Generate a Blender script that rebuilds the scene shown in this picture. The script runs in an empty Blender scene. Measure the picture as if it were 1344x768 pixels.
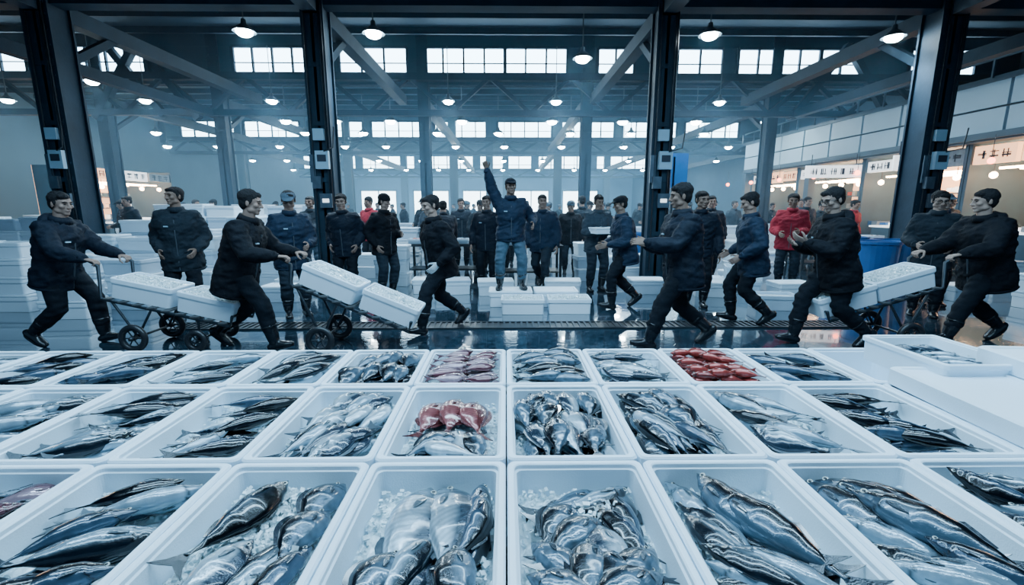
import bpy, math, random
import numpy as np
from mathutils import Vector, Matrix, noise
R=random.Random(7)
scene=bpy.context.scene
COL=scene.collection

# ------------------------------------------------------------ materials
def mat(name,col,rough=.6,metal=0.0,ns=6,na=.2,bump=0.0,bs=40,emit=0,ecol=None,vcol=False,rvar=0.0,spec=None,coat=0,sss=0,nz=(1,1,1),voro=0,bd=.02):
    m=bpy.data.materials.new(name); m.use_nodes=True
    N=m.node_tree.nodes; L=m.node_tree.links; b=N['Principled BSDF']
    tc=N.new('ShaderNodeTexCoord'); mp=N.new('ShaderNodeMapping'); mp.inputs['Scale'].default_value=nz
    L.new(tc.outputs['Object'],mp.inputs[0])
    n=N.new('ShaderNodeTexNoise'); n.inputs['Scale'].default_value=ns; n.inputs['Detail'].default_value=5
    L.new(mp.outputs[0],n.inputs['Vector'])
    mx=N.new('ShaderNodeMix'); mx.data_type='RGBA'
    c=np.array(col[:3])
    mx.inputs[6].default_value=(*np.clip(c*(1-na),0,1),1); mx.inputs[7].default_value=(*np.clip(c*(1+na),0,1),1)
    fac=n.outputs['Fac']
    L.new(fac,mx.inputs[0])
    out=mx.outputs[2]
    if vcol:
        a=N.new('ShaderNodeAttribute'); a.attribute_name='Col'
        m2=N.new('ShaderNodeMix'); m2.data_type='RGBA'; m2.blend_type='MULTIPLY'; m2.inputs[0].default_value=1
        L.new(out,m2.inputs[6]); L.new(a.outputs['Color'],m2.inputs[7]); out=m2.outputs[2]
    L.new(out,b.inputs['Base Color'])
    b.inputs['Metallic'].default_value=metal
    if spec is not None: b.inputs['Specular IOR Level'].default_value=spec
    if rvar>0:
        mr=N.new('ShaderNodeMapRange'); mr.inputs['From Min'].default_value=.35; mr.inputs['From Max'].default_value=.65
        mr.inputs['To Min'].default_value=max(rough-rvar,.02); mr.inputs['To Max'].default_value=rough+rvar
        L.new(n.outputs['Fac'],mr.inputs[0]); L.new(mr.outputs[0],b.inputs['Roughness'])
    else: b.inputs['Roughness'].default_value=rough
    if bump>0:
        n2=N.new('ShaderNodeTexNoise'); n2.inputs['Scale'].default_value=bs; n2.inputs['Detail'].default_value=4
        L.new(tc.outputs['Object'],n2.inputs['Vector'])
        bp=N.new('ShaderNodeBump'); bp.inputs['Strength'].default_value=bump; bp.inputs['Distance'].default_value=bd
        L.new(n2.outputs['Fac'],bp.inputs['Height'])
        if voro:
            v=N.new('ShaderNodeTexVoronoi'); v.inputs['Scale'].default_value=voro; L.new(tc.outputs['Object'],v.inputs['Vector'])
            b2=N.new('ShaderNodeBump'); b2.inputs['Strength'].default_value=.4; b2.inputs['Distance'].default_value=.0008
            L.new(v.outputs['Distance'],b2.inputs['Height']); L.new(bp.outputs[0],b2.inputs['Normal']); bp=b2
        L.new(bp.outputs[0],b.inputs['Normal'])
    if emit>0:
        b.inputs['Emission Color'].default_value=(*(ecol or col)[:3],1); b.inputs['Emission Strength'].default_value=emit
    if coat: b.inputs['Coat Weight'].default_value=coat; b.inputs['Coat Roughness'].default_value=.07
    if sss: b.inputs['Subsurface Weight'].default_value=sss; b.inputs['Subsurface Scale'].default_value=.01
    return m

m_foam=mat('styrofoam',(.70,.84,.94),.55,na=.05,ns=3,bump=.12,bs=160)
m_foam2=mat('styrofoam_used',(.48,.62,.74),.6,na=.15,ns=4,bump=.15,bs=120)
m_tape=mat('tape',(.25,.38,.5),.3)
m_ice=mat('crushed_ice',(.72,.86,.95),.12,na=.22,ns=60,bump=.35,bs=90,coat=.4)
m_fish=mat('fish_skin',(.78,.90,.99),.20,metal=.30,na=.22,ns=60,bump=.3,bs=60,bd=.0015,vcol=True,rvar=.06,coat=.7,voro=190)
m_eye=mat('fish_eye',(.01,.01,.012),.08)
m_eyew=mat('fish_eye_ring',(.45,.48,.45),.25)
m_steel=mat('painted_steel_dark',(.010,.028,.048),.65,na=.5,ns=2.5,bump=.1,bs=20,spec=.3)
m_steel2=mat('painted_steel_mid',(.030,.078,.12),.6,na=.4,ns=2)  # haze tint in the farther bays, plain paint on mezzanine and stalls
m_steel3=mat('painted_steel_far_haze',(.08,.18,.28),.7,na=.3,ns=1)  # rear bays: distance haze put into the colour as paler blue
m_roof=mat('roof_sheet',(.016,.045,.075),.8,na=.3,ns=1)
m_roof2=mat('roof_sheet_far_haze',(.045,.12,.18),.8,na=.3,ns=1)  # farther roofs lightened bluish, haze put into the sheet colour
m_win=mat('window_glass_daylit',(.8,.92,1),.3,emit=13.0,ecol=(.50,.78,1.0),na=.1,ns=.8)
m_lamp=mat('lamp_bulb',(1,1,1),.3,emit=180,ecol=(.76,.93,1))
m_lampsh=mat('lamp_shade',(.08,.12,.15),.4,metal=.6)
m_wood=mat('wet_wood',(.07,.075,.08),.5,na=.5,ns=5,nz=(1,12,1),bump=.2)
m_rub=mat('rubber',(.012,.014,.018),.35,na=.3)
m_metal=mat('galvanised',(.10,.14,.18),.4,metal=.6,na=.4,ns=10)
m_metald=mat('dark_iron',(.022,.032,.042),.35,metal=.5,na=.4,ns=10)
m_panel=mat('white_panel',(.34,.52,.64),.6,na=.12,ns=1.5)
m_gap=mat('panel_joint',(.03,.05,.07),.7)
m_wall=mat('wall_paint',(.05,.12,.18),.8,na=.2,ns=1)
m_warm=mat('shop_light_warm',(1,.75,.5),.5,emit=45,ecol=(1,.60,.33))
m_warm2=mat('shop_interior_glow',(.42,.28,.19),.8,emit=2.6,ecol=(1,.50,.26),na=.6,ns=3)  # warm shop light put in as emission on walls, boards and goods
m_signw=mat('sign_white',(.65,.75,.78),.5,emit=1.6,ecol=(.85,.92,1))
m_signd=mat('sign_ink',(.02,.03,.05),.6)
m_signr=mat('goods_red',(.25,.05,.05),.5)
m_goods=mat('goods_grey',(.16,.22,.27),.5,na=.6,ns=9)
m_blue=mat('blue_plastic',(.012,.10,.30),.35,na=.2)
m_redl=mat('red_lamp',(1,.1,.05),.5,emit=18,ecol=(1,.15,.08))
SK=[mat('skin_%s'%n,c,.6,na=.16,ns=20,bump=.05,bs=90,spec=.25) for n,c in (('a',(.27,.175,.14)),('b',(.21,.135,.105)),('c',(.31,.21,.17)))]
m_lip=mat('lips',(.16,.08,.07),.5)
HR=[mat('hair_black',(.006,.006,.008),.7,na=.5,ns=60,bump=.6,bs=120,spec=.25),mat('hair_greying',(.030,.032,.036),.7,na=.7,ns=70,bump=.6,bs=120,spec=.3)]
m_boot=mat('rubber_boot',(.006,.009,.013),.25,na=.3,ns=8)
m_glove=mat('work_glove',(.42,.48,.52),.8,bump=.2,bs=100)
def cloth(name,c,r=.8): return mat(name,c,r,na=.5,ns=14,bump=.6,bs=18,spec=.18)
JK=[cloth('jacket_navy',(.0045,.009,.018),.7),cloth('jacket_black',(.003,.0045,.008)),cloth('jacket_blue',(.009,.020,.040),.7),
    cloth('jacket_red',(.26,.016,.030),.7),cloth('jacket_grey',(.030,.044,.06)),cloth('jacket_slate',(.011,.018,.026)),cloth('jacket_teal',(.009,.022,.036),.7)]
TR=[cloth('trousers_dark',(.004,.007,.012)),cloth('trousers_denim',(.06,.10,.14)),cloth('trousers_grey',(.012,.020,.03))]
m_trim=mat('jacket_trim',(.04,.055,.07),.5)
m_capl=cloth('cap_grey',(.06,.09,.12))

# ------------------------------------------------------------ mesh helpers
def box(c,s,rot=None):
    x,y,z=[a/2 for a in s]
    V=[(-x,-y,-z),(x,-y,-z),(x,y,-z),(-x,y,-z),(-x,-y,z),(x,-y,z),(x,y,z),(-x,y,z)]
    F=[(0,3,2,1),(4,5,6,7),(0,1,5,4),(1,2,6,5),(2,3,7,6),(3,0,4,7)]
    A=np.array(V,float)
    if rot is not None: A=A@np.array(rot).T
    return A+np.array(c,float),F
def loft(rings,cap=True):
    n=len(rings[0]); V=np.array([p for r in rings for p in r],float); F=[]
    for i in range(len(rings)-1):
        a=i*n; b=a+n
        for j in range(n):
            k=(j+1)%n
            F.append((a+j,a+k,b+k,b+j))
    if cap:
        F.append(tuple(range(n-1,-1,-1))); F.append(tuple(range((len(rings)-1)*n,len(rings)*n)))
    return V,F
def tube(pts,rad,seg=10,u0=None,round_=True):
    P=[Vector(p) for p in pts]; n=len(P); T=[]
    for i in range(n):
        T.append((P[min(i+1,n-1)]-P[max(i-1,0)]).normalized())
    if u0 is None:
        up=Vector((0,0,1)) if abs(T[0].z)<.9 else Vector((0,1,0)); u=T[0].cross(up).normalized()
    else: u=Vector(u0)
    rr=[(r,r) if not isinstance(r,(tuple,list)) else r for r in rad]
    fr=[]
    for i in range(n):
        u=(u-T[i]*u.dot(T[i])).normalized(); fr.append((P[i],u.copy(),T[i].cross(u),T[i],rr[i]))
    seq=[]
    if round_:
        p,u_,v_,t,r=fr[0]; m=min(r)
        for a in (75,45): seq.append((p-t*m*math.sin(math.radians(a)),u_,v_,(r[0]*math.cos(math.radians(a)),r[1]*math.cos(math.radians(a)))))
    for p,u_,v_,t,r in fr: seq.append((p,u_,v_,r))
    if round_:
        p,u_,v_,t,r=fr[-1]; m=min(r)
        for a in (45,75): seq.append((p+t*m*math.sin(math.radians(a)),u_,v_,(r[0]*math.cos(math.radians(a)),r[1]*math.cos(math.radians(a)))))
    rings=[]
    for p,u_,v_,r in seq:
        rings.append([p+u_*(r[0]*math.cos(2*math.pi*j/seg))+v_*(r[1]*math.sin(2*math.pi*j/seg)) for j in range(seg)])
    return loft([[tuple(q) for q in r] for r in rings])
def ell(c,r,seg=16,rings=10):
    R_=[]
    for i in range(rings+1):
        a=-math.pi/2+math.pi*i/rings
        a=max(min(a,math.pi/2-.12),-math.pi/2+.12)
        R_.append([(c[0]+r[0]*math.cos(a)*math.cos(2*math.pi*j/seg),c[1]+r[1]*math.cos(a)*math.sin(2*math.pi*j/seg),c[2]+r[2]*math.sin(a)) for j in range(seg)])
    return loft(R_)
def bar(p,q,w,h=None):
    h=h or w; p=Vector(p); q=Vector(q); t=(q-p).normalized()
    up=Vector((0,0,1)) if abs(t.z)<.95 else Vector((0,1,0))
    u=t.cross(up).normalized(); v=u.cross(t)
    rings=[[tuple(c+u*a*w/2+v*b*h/2) for a,b in ((-1,-1),(1,-1),(1,1),(-1,1))] for c in (p,q)]
    return loft(rings)
def torus(c,Rr,r,axis='Y',a=24,b=8):
    V=[];F=[]
    for i in range(a):
        t=2*math.pi*i/a
        for j in range(b):
            s=2*math.pi*j/b; k=Rr+r*math.cos(s)
            x,y,z=k*math.cos(t),r*math.sin(s),k*math.sin(t)
            if axis=='Z': x,y,z=x,z,y
            V.append((c[0]+x,c[1]+y,c[2]+z))
            F.append((i*b+j,i*b+(j+1)%b,((i+1)%a)*b+(j+1)%b,((i+1)%a)*b+j))
    return np.array(V),F
def poly(outline,z0,z1):
    return loft([[(x,y,z0) for x,y in outline],[(x,y,z1) for x,y in outline]])
def mirror(part,ax=0):
    V,F=part; V=V.copy(); V[:,ax]*=-1
    return V,[tuple(reversed(f)) for f in F]
def merge(parts):
    Vs=[];F=[];o=0
    for V,f in parts:
        Vs.append(V); F+= [tuple(i+o for i in q) for q in f]; o+=len(V)
    return np.vstack(Vs),F
def xf(part,M):
    V,F=part; A=np.array(M)
    return V@A[:3,:3].T+A[:3,3],F
class MB:
    def __init__(s): s.V=[];s.F=[];s.m=[];s.s=[];s.c=[];s.n=0
    def add(s,part,m=0,M=None,col=None,smooth=False):
        if M is not None: part=xf(part,M)
        V,F=part; o=s.n
        s.V.append(V); s.F+=[tuple(i+o for i in q) for q in F]
        s.m+=[m]*len(F); s.s+=[smooth]*len(F); s.n+=len(V)
        s.c.append(np.ones((len(V),4)) if col is None else col)
        return s
    def mesh(s,name,mats,vcol=False):
        me=bpy.data.meshes.new(name); me.from_pydata(np.vstack(s.V).tolist(),[],s.F)
        for m in mats: me.materials.append(m)
        me.polygons.foreach_set('material_index',s.m); me.polygons.foreach_set('use_smooth',s.s)
        if vcol:
            a=me.color_attributes.new('Col','FLOAT_COLOR','POINT'); a.data.foreach_set('color',np.vstack(s.c).ravel())
        me.update(); return me
    def obj(s,name,mats,vcol=False,M=None):
        return put(name,s.mesh(name,mats,vcol),M)
def put(name,me,M=None,parent=None):
    o=bpy.data.objects.new(name,me); COL.objects.link(o)
    if M is not None: o.matrix_world=M
    if parent: o.parent=parent
    return o
def remesh(parts,vox,sm=4):
    V,F=merge(parts)
    me=bpy.data.meshes.new('t'); me.from_pydata(V.tolist(),[],F)
    ob=bpy.data.objects.new('t',me); COL.objects.link(ob)
    md=ob.modifiers.new('r','REMESH'); md.mode='VOXEL'; md.voxel_size=vox
    if sm: s=ob.modifiers.new('s','SMOOTH'); s.factor=.5; s.iterations=sm
    bpy.context.view_layer.update()
    dg=bpy.context.evaluated_depsgraph_get(); ev=ob.evaluated_get(dg); m=ev.to_mesh()
    A=np.empty(len(m.vertices)*3); m.vertices.foreach_get('co',A); A=A.reshape(-1,3)
    F=[tuple(p.vertices) for p in m.polygons]
    ev.to_mesh_clear(); bpy.data.objects.remove(ob); bpy.data.meshes.remove(me)
    return A,F
def T(x,y,z,rz=0,s=1.0):
    return Matrix.Translation((x,y,z))@Matrix.Rotation(math.radians(rz),4,'Z')@Matrix.Scale(s,4)

# ------------------------------------------------------------ people templates
def make_head():
    parts=[ell((0,-.010,.030),(.074,.090,.082),24,16),ell((0,.02,-.035),(.059,.064,.072),20,14),ell((0,.062,-.084),(.029,.022,.020)),
      tube([(0,.082,.020),(0,.096,-.008),(0,.103,-.022)],[.008,.011,.014]),ell((.012,.092,-.026),(.010,.010,.008)),ell((-.012,.092,-.026),(.010,.010,.008)),
      ell((0,.074,.030),(.052,.015,.011)),ell((0,.083,-.052),(.023,.010,.006)),ell((0,.081,-.061),(.019,.010,.006))]
    for s in (-1,1):
        parts+=[ell((s*.040,.058,-.015),(.025,.024,.022)),ell((s*.076,-.008,-.005),(.008,.018,.030)),ell((s*.048,.015,-.060),(.018,.035,.025))]
    return remesh(parts,.006,3)
def make_hair(v):
    full=[.006,.011,.008][v]
    parts=[ell((0,-.025,.048),(.079+full*.5,.092+full*.4,.069+full),28,18),ell((0,-.044,.002),(.075,.062,.078),20,14)]
    for s in (-1,1): parts.append(ell((s*.070,.000,.018),(.011,.024,.034)))
    parts.append(ell(([.0,-.012,.014][v],.042,.076),(.056,.040,.030)))
    V,F=remesh(parts,.006,1)
    for i in range(len(V)):
        p=Vector(V[i]); n=noise.noise(Vector((p.x*130,p.y*60,p.z*40+v)))+.6*noise.noise(p*34)
        V[i]*=1+.045*n
    return V,F
def make_cap():
    parts=[ell((0,-.012,.060),(.086,.104,.060),24,14)]
    d=tube([(0,.070,.056),(0,.115,.049),(0,.150,.039)],[(.072,.010),(.066,.008),(.045,.006)],14,u0=(1,0,0))
    return remesh(parts+[d],.007,2)
def make_beanie():
    return remesh([ell((0,-.014,.056),(.086,.104,.076),24,14),tube([(0,-.012,.024),(0,-.012,.045)],[(.089,.104),(.090,.105)],24,u0=(1,0,0),round_=False)],.007,2)
def make_hand(curl,thumb=30):
    parts=[tube([(0,-.02,0),(0,.02,0),(0,.055,0),(0,.09,0)],[(.026,.018),(.034,.016),(.040,.015),(.040,.012)],12,u0=(1,0,0))]
    for x,l,cu in ((-.031,.062,1.1),(-.0105,.076,1.03),(.0105,.082,1.0),(.031,.072,.93)):
        p=Vector((x,.088,0)); a=0; pts=[Vector((x,.06,0)),p.copy()]
        for f,k in ((.42,.6),(.33,1.0),(.25,.7)):
            a+=curl*k*cu; p=p+Vector((x*.06,math.cos(math.radians(a)),-math.sin(math.radians(a))))*l*f; pts.append(p.copy())
        parts.append(tube(pts,[.0095,.0098,.009,.0082,.0068],8))
    t=math.radians(thumb)
    p0=Vector((.025,.018,-.004)); p1=p0+Vector((.026,.028,-.008)); p2=p1+Vector((.014*math.cos(t)+.004,.026,-.012-.0003*curl)); p3=p2+Vector((.002-.0002*curl,.022,-.006-.00022*curl))
    parts.append(tube([p0,p1,p2,p3],[.015,.0125,.010,.008],8))
    return remesh(parts,.0042,1)
HEAD=make_head(); HAIRS=[make_hair(i) for i in range(3)]; CAP=make_cap(); BEANIE=make_beanie()
HANDL=make_hand(22); HANDG=make_hand(62,50)
EYES=merge([ell((s*.030,.0785,.008),(.012,.006,.0045),10,6) for s in (-1,1)])
BROW=merge([tube([(s*.014,.088,.029),(s*.032,.086,.033),(s*.048,.075,.028)],[.0035,.0045,.0025],6) for s in (-1,1)])
LIPS=merge([tube([(-.021,.085,-.056),(0,.0925,-.0545),(.021,.085,-.056)],[.002,.004,.002],6)])
GLASS=merge([torus((s*.031,.094,.008),.021,.0025,'Y',16,6) for s in (-1,1)]+[tube([(s*.05,.09,.012),(s*.078,.0,.01)],[.0025,.0025],6) for s in (-1,1)]+[tube([(-.010,.096,.010),(.010,.096,.010)],[.0025,.0025],6)])

def ik(a,b,l1,l2,pole):
    d=b-a; L=d.length
    if L>(l1+l2)*.995: d=d*((l1+l2)*.995/L); L=d.length; b=a+d
    t=d.normalized(); x=(l1*l1-l2*l2+L*L)/(2*L); h=math.sqrt(max(l1*l1-x*x,0))
    p=Vector(pole); p=(p-t*p.dot(t)).normalized()
    return a+t*x+p*h,b
def lerp(a,b,t): return a+(b-a)*t
def person_mesh(name,pel=(0,0,.93),lean=3,roll=0,twist=0,lf=(-.11,.02,.085,0,8),rf=(.11,.0,.085,0,-8),lh=None,rh=None,hy=0,hp=0,
      cap=False,jk=0,tr=0,lg=False,rg=False,palml=None,palmr=None,hem=.22,vox=.016,gloves=False,capm=None,bulk=1.0,seed=0,boot_h=.42,hv=None,beanie=False,glasses=False,sk=None,grey=False,hood=False):
    mb=MB(); P=Vector(pel); rs=random.Random(int(seed*100)+len(name))
    U=Vector((math.sin(math.radians(roll)),math.sin(math.radians(lean)),math.cos(math.radians(lean)))).normalized()
    X0=Vector((1,0,0)); X0=(X0-U*U.dot(X0)).normalized()
    Xs=Matrix.Rotation(math.radians(twist),3,U)@X0
    N=P+U*.49
    def ring(t,hw,hd,off=0,tw=0):
        x=X0.lerp(Xs,tw).normalized(); f=U.cross(x).normalized()
        c=P+U*t+f*off
        out=[]
        for j in range(24):
            a=2*math.pi*j/24; ca,sa=math.cos(a),math.sin(a)
            e=.82
            out.append(tuple(c+x*hw*math.copysign(abs(ca)**e,ca)+f*hd*math.copysign(abs(sa)**e,sa)))
        return out
    b=bulk*1.07
    prof=[(-hem,.188*b,.152*b,0,0),(-hem+.03,.202*b,.162*b,0,0),(-.08,.200*b,.162*b,0,0),(.01,.188*b,.150*b,.0,.2),(.06,.182*b,.146*b,.0,.3),(.14,.190*b,.150*b,.0,.4),(.27,.202*b,.156*b,.005,.8),
          (.35,.204*b,.150*b,.0,1),(.405,.188*b,.128*b,-.005,1),(.45,.135*b,.105,-.005,1),(.48,.086,.088,.0,1),(.53,.076,.080,.008,1)]
    parts=[loft([ring(*p) for p in prof])]
    if hood:
        f0=U.cross(Xs).normalized(); parts.append(ell(tuple(P+U*.47-f0*.10),(.115,.07,.075)))
    for s,h,grip,palm in ((-1,lh,lg,palml),(1,rh,rg,palmr)):
        S=P+U*.40+Xs*(.182*s)
        if h is None: h=S+Vector((.10*s,.06,-.505))
        E,W=ik(S,Vector(h),.285,.255,(s*.55,-1,-.45))
        inn=P+U*.385+Xs*(.07*s)
        pts=[inn,S,lerp(S,E,.35),lerp(S,E,.75),E,lerp(E,W,.3),lerp(E,W,.7),lerp(E,W,.97)]
        parts.append(tube(pts,[.100*b,.092*b,.082*b,.078*b,.074*b,.072*b,.062*b,.050],14))
        d=(W-E).normalized()
        mb.add(tube([W-d*.035,W-d*.0],[.053,.050],14,round_=False),0,smooth=True)
        pn=Vector(palm) if palm else (Vector((-s,0,0)) if not grip else Vector((0,0,-1)))
        Y=d; Z=-(pn-Y*pn.dot(Y)).normalized(); X=Y.cross(Z)
        M=Matrix((X,Y,Z)).transposed().to_4x4(); M.translation=W+d*.012
        t=HANDG if grip else HANDL
        if s==1: t=mirror(t)
        mb.add(t,9 if gloves else 3,M=M,smooth=True)
    V,F=remesh(parts,vox,3)
    V=V.copy(); cen=np.array(P+U*.15)
    for i in range(len(V)):
        v=Vector(V[i]); d=v-Vector(cen); d.z*=.25
        q=Vector((v.x*7+seed*3,v.y*7,v.z*15+3*v.x))
        k=noise.noise(q)+.7*(1-2*abs(noise.noise(Vector((v.x*13+seed,v.y*13,v.z*24+6*v.x)))))-.3
        V[i]=v+d.normalized()*(.018*k)
    mb.add((V,F),0,smooth=True)
    mb.add(loft([ring(-hem-.004,.192*b,.152*b),ring(-hem+.025,.208*b,.170*b)],True),0,smooth=True)
    mb.add(tube([tuple(P+U*.47),tuple(P+U*.532+Vector((0,.006,0)))],[(.105,.108),(.088,.094)],16,round_=False),0,smooth=True)
    f=U.cross(Xs).normalized()
    def on(t,x,off): return P+U*t+Xs*x+f*off
    mb.add(bar(on(-hem+.02,0,.160*b),on(.2,0,.155*b),.010,.014),1); mb.add(bar(on(.2,0,.155*b),on(.38,0,.138*b),.010,.014),1)
    for s in (-1,1):
        mb.add(bar(on(-.02,s*.07,.155*b),on(-.02,s*.15,.122*b),.022,.020),0)
    if rs.random()<.5: mb.add(bar(on(.30,.06,.152*b),on(.30,.11,.142*b),.025,.014),10)
    parts=[ell(tuple(P-Vector((0,0,.03))),(.172,.132,.13))]
    for s,ft in ((-1,lf),(1,rf)):
        H=P+X0*(.09*s)-Vector((0,0,.03)); A=Vector(ft[:3])
        yaw=ft[4] if len(ft)>4 else 0
        fw=Vector((-math.sin(math.radians(yaw)),math.cos(math.radians(yaw)),0))
        K,A=ik(H,A,.425,.415,fw+Vector((s*.08,0,0)))
        pt=[H,lerp(H,K,.5),lerp(H,K,.85),K,lerp(K,A,.2),lerp(K,A,.45),lerp(K,A,.70)]
        parts.append(tube(pt,[.112,.102,.089,.085,.084,.082,.074],14))
        bp=[]
        top=lerp(K,A,1-boot_h)
        bp.append(tube([top,lerp(top,A,.6),A],[.073,.066,.054],12,round_=False))
        ft_=tube([(0,-.055,-.045),(0,.0,-.042),(0,.06,-.044),(0,.12,-.054),(0,.165,-.058)],[(.040,.042),(.044,.050),(.046,.046),(.051,.034),(.042,.026)],14,u0=(1,0,0))
        Vf,Ff=ft_; Vf=Vf.copy(); Vf[:,2]=np.maximum(Vf[:,2],-.083)
        M=Matrix.Translation(A)@Matrix.Rotation(math.radians(yaw),4,'Z')@Matrix.Rotation(math.radians(ft[3]),4,'X')
        bp.append(xf((Vf,Ff),M))
        Vb,Fb=remesh(bp,.012 if vox<.02 else .02,2)
        mb.add((Vb,Fb),4,smooth=True)
        sole=loft([[(.054*math.cos(a)*(1 if math.sin(a)>0 else .85),.055+.128*math.sin(a),z) for a in [2*math.pi*i/18 for i in range(18)]] for z in (-.087,-.068)])
        mb.add(sole,4,M=M)
        q=lerp(K,A,1-boot_h); d=(A-K).normalized()
        mb.add(tube([q-d*.008,q+d*.012],[.080,.080],12,round_=False),4,smooth=True)
    V,F=remesh(parts,vox,3)
    V=V.copy()
    for i in range(len(V)):
        v=Vector(V[i]); k=noise.noise(Vector((v.x*8,v.y*8+seed,v.z*22)))
        V[i]=v+Vector((k*.013,k*.017,0))
    mb.add((V,F),2,smooth=True)
    up=(U*.45+Vector((0,0,1))*.55).normalized()
    Hc=N+up*.170+Vector((0,.022,0))
    mb.add(tube([N-U*.03,lerp(N,Hc,.4),Hc-Vector((0,.012,.03))],[.066,.060,.058],14),3,smooth=True)
    M=Matrix.Translation(Hc)@Matrix.Rotation(math.radians(hy),4,'Z')@Matrix.Rotation(math.radians(-hp),4,'X')@Matrix.Diagonal((rs.uniform(1.0,1.20),rs.uniform(1.02,1.09),rs.uniform(1.0,1.09),1))
    mb.add(HEAD,3,M=M,smooth=True); mb.add(HAIRS[rs.randint(0,2) if hv is None else hv],5,M=M,smooth=True)
    mb.add(EYES,7,M=M,smooth=True); mb.add(BROW,5,M=M,smooth=True); mb.add(LIPS,8,M=M,smooth=True)
    if glasses: mb.add(GLASS,7,M=M,smooth=True)
    if cap: mb.add(CAP,6,M=M,smooth=True)
    if beanie: mb.add(BEANIE,6,M=M,smooth=True)
    return mb.mesh(name,[JK[jk],m_trim,TR[tr],SK[rs.randint(0,2) if sk is None else sk],m_boot,HR[1 if grey else 0],capm or JK[1],m_eye,m_lip,m_glove,m_panel])
PPL=[]
def person(name,x,y,heading,z=0,h=1.0,**k):
    me=person_mesh(name,seed=R.uniform(0,50),**k); PPL.append((x,y))
    return put(name,me,T(x,y,z,heading,h))
def walk(st=.30,side=1,dz=.0):
    a=(-.10,st,.097,14,0); b=(.10,-st-.04,.172,-36,0)
    if side<0: a,b=(-.10,-st-.04,.172,-36,0),(.10,st,.097,14,0)
    return dict(lf=a,rf=b)
RT=-90; LT=90
person('cart_worker',-4.80,4.95,RT,pel=(0,-.02,.885),lean=13,lh=(-.22,.47,.98),rh=(.22,.47,.98),lg=True,rg=True,hp=8,hy=-8,jk=0,hem=.24,hood=True,bulk=1.04,**walk(.27,1))
person('cart_worker',-2.78,4.80,RT,pel=(0,-.02,.875),lean=17,lh=(-.22,.47,1.0),rh=(.22,.47,1.0),lg=True,rg=True,hp=10,hy=12,jk=1,hem=.30,hv=1,bulk=1.07,h=1.02,**walk(.32,-1))
person('cart_worker',5.22,4.90,LT,pel=(0,-.02,.88),lean=12,lh=(-.22,.47,1.0),rh=(.22,.47,1.0),lg=True,rg=True,hp=6,hy=-14,jk=1,hem=.28,bulk=1.14,h=1.02,hood=True,hv=1,**walk(.36,1))
person('market_worker',1.86,4.80,LT,pel=(0,-.02,.89),lean=5,lh=(-.14,.40,1.10),rh=(.10,.34,1.06),palml=(.8,0,-.5),palmr=(-.6,0,.8),hp=8,hy=-6,jk=0,hem=.26,h=1.04,hv=1,bulk=1.07,twist=8,**walk(.32,1))
person('market_worker',3.52,4.80,LT,pel=(0,0,.89),lean=10,lh=(-.12,.40,1.12),rh=(.12,.36,1.08),palml=(.5,0,.8),palmr=(-.5,0,.8),hp=18,hy=6,jk=1,hem=.27,h=1.02,bulk=1.08,glasses=True,hood=True,twist=-8,**walk(.30,-1))
person('market_worker',-.80,5.55,LT+35,pel=(0,0,.88),lean=9,lh=(-.25,.14,.87),rh=(.25,-.08,.88),gloves=True,hp=14,jk=1,h=.99,hem=.20,**walk(.32,1))
person('market_worker',3.16,5.80,LT-15,pel=(0,0,.90),lean=7,lh=(-.24,.18,.90),rh=(.22,.22,.92),hp=22,jk=2,hem=.26,bulk=1.06,hv=2,**walk(.17,-1))
person('market_worker',1.76,6.75,LT+5,pel=(0,0,.90),lean=8,lh=(-.20,.30,.98),rh=(.22,.26,.95),hp=14,cap=True,jk=2,h=.99,bulk=1.04,**walk(.20,1))
person('market_worker',-4.35,6.2,200,h=1.03,hy=-35,jk=5,hem=.28,bulk=1.12,lh=(-.20,.16,.92),rh=(.20,.16,.92),hv=0)
person('market_worker',-2.93,6.3,215,h=1.0,cap=True,hp=18,hy=-15,jk=2,hem=.26,lh=(-.16,.26,1.0),rh=(.18,.25,.95),tr=2,bulk=1.08,capm=m_capl,glasses=True)
person('market_worker',-2.64,7.6,178,h=1.0,hp=10,hy=10,jk=0,lh=(-.22,.08,.90),rh=(.22,.08,.90),bulk=1.05,hv=2,roll=2)
person('market_worker',-2.06,7.8,235,h=1.0,hp=12,hy=20,jk=1,lh=(-.12,.28,1.05),rh=(.22,.05,.88),tr=2,beanie=True)
person('auctioneer',.07,7.02,184,z=.25,h=.985,lean=2,hp=-2,hy=6,cap=True,jk=2,tr=1,capm=JK[0],rh=(.40,.10,1.93),rg=True,palmr=(0,1,0),lh=(-.33,.14,1.02),lf=(-.18,.0,.085,0,14),rf=(.17,.02,.085,0,-14),pel=(0,0,.915),hem=.16,bulk=1.06)
person('market_worker',1.62,8.2,195,hp=14,jk=4,tr=2,lh=(-.17,.33,1.07),rh=(.17,.33,1.07),palml=(.2,0,1),palmr=(-.2,0,1))
person('market_worker',2.92,6.9,165,hp=6,hy=25,jk=0,h=1.01,hv=2)
person('market_visitor',5.35,8.6,150,hp=8,jk=3,tr=2,h=1.02,lh=(-.14,.26,1.04),rh=(.18,.24,1.0),bulk=1.1,hv=1)
person('market_worker',5.85,6.2,140,hp=16,hy=15,jk=5,lh=(-.18,.22,.98),rh=(.18,.25,1.0),hem=.28,bulk=1.05,glasses=True,hv=1)
person('market_worker',6.55,6.9,170,hp=6,jk=2,cap=True,capm=m_capl)
TB=[(-1.3,9.9,1.6),(.4,9.5,1.5),(-8.6,10.7,2.4),(-10.8,7.7,2.2),(7.9,10.9,2.0),(5.0,13.5,2.0)]
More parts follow.
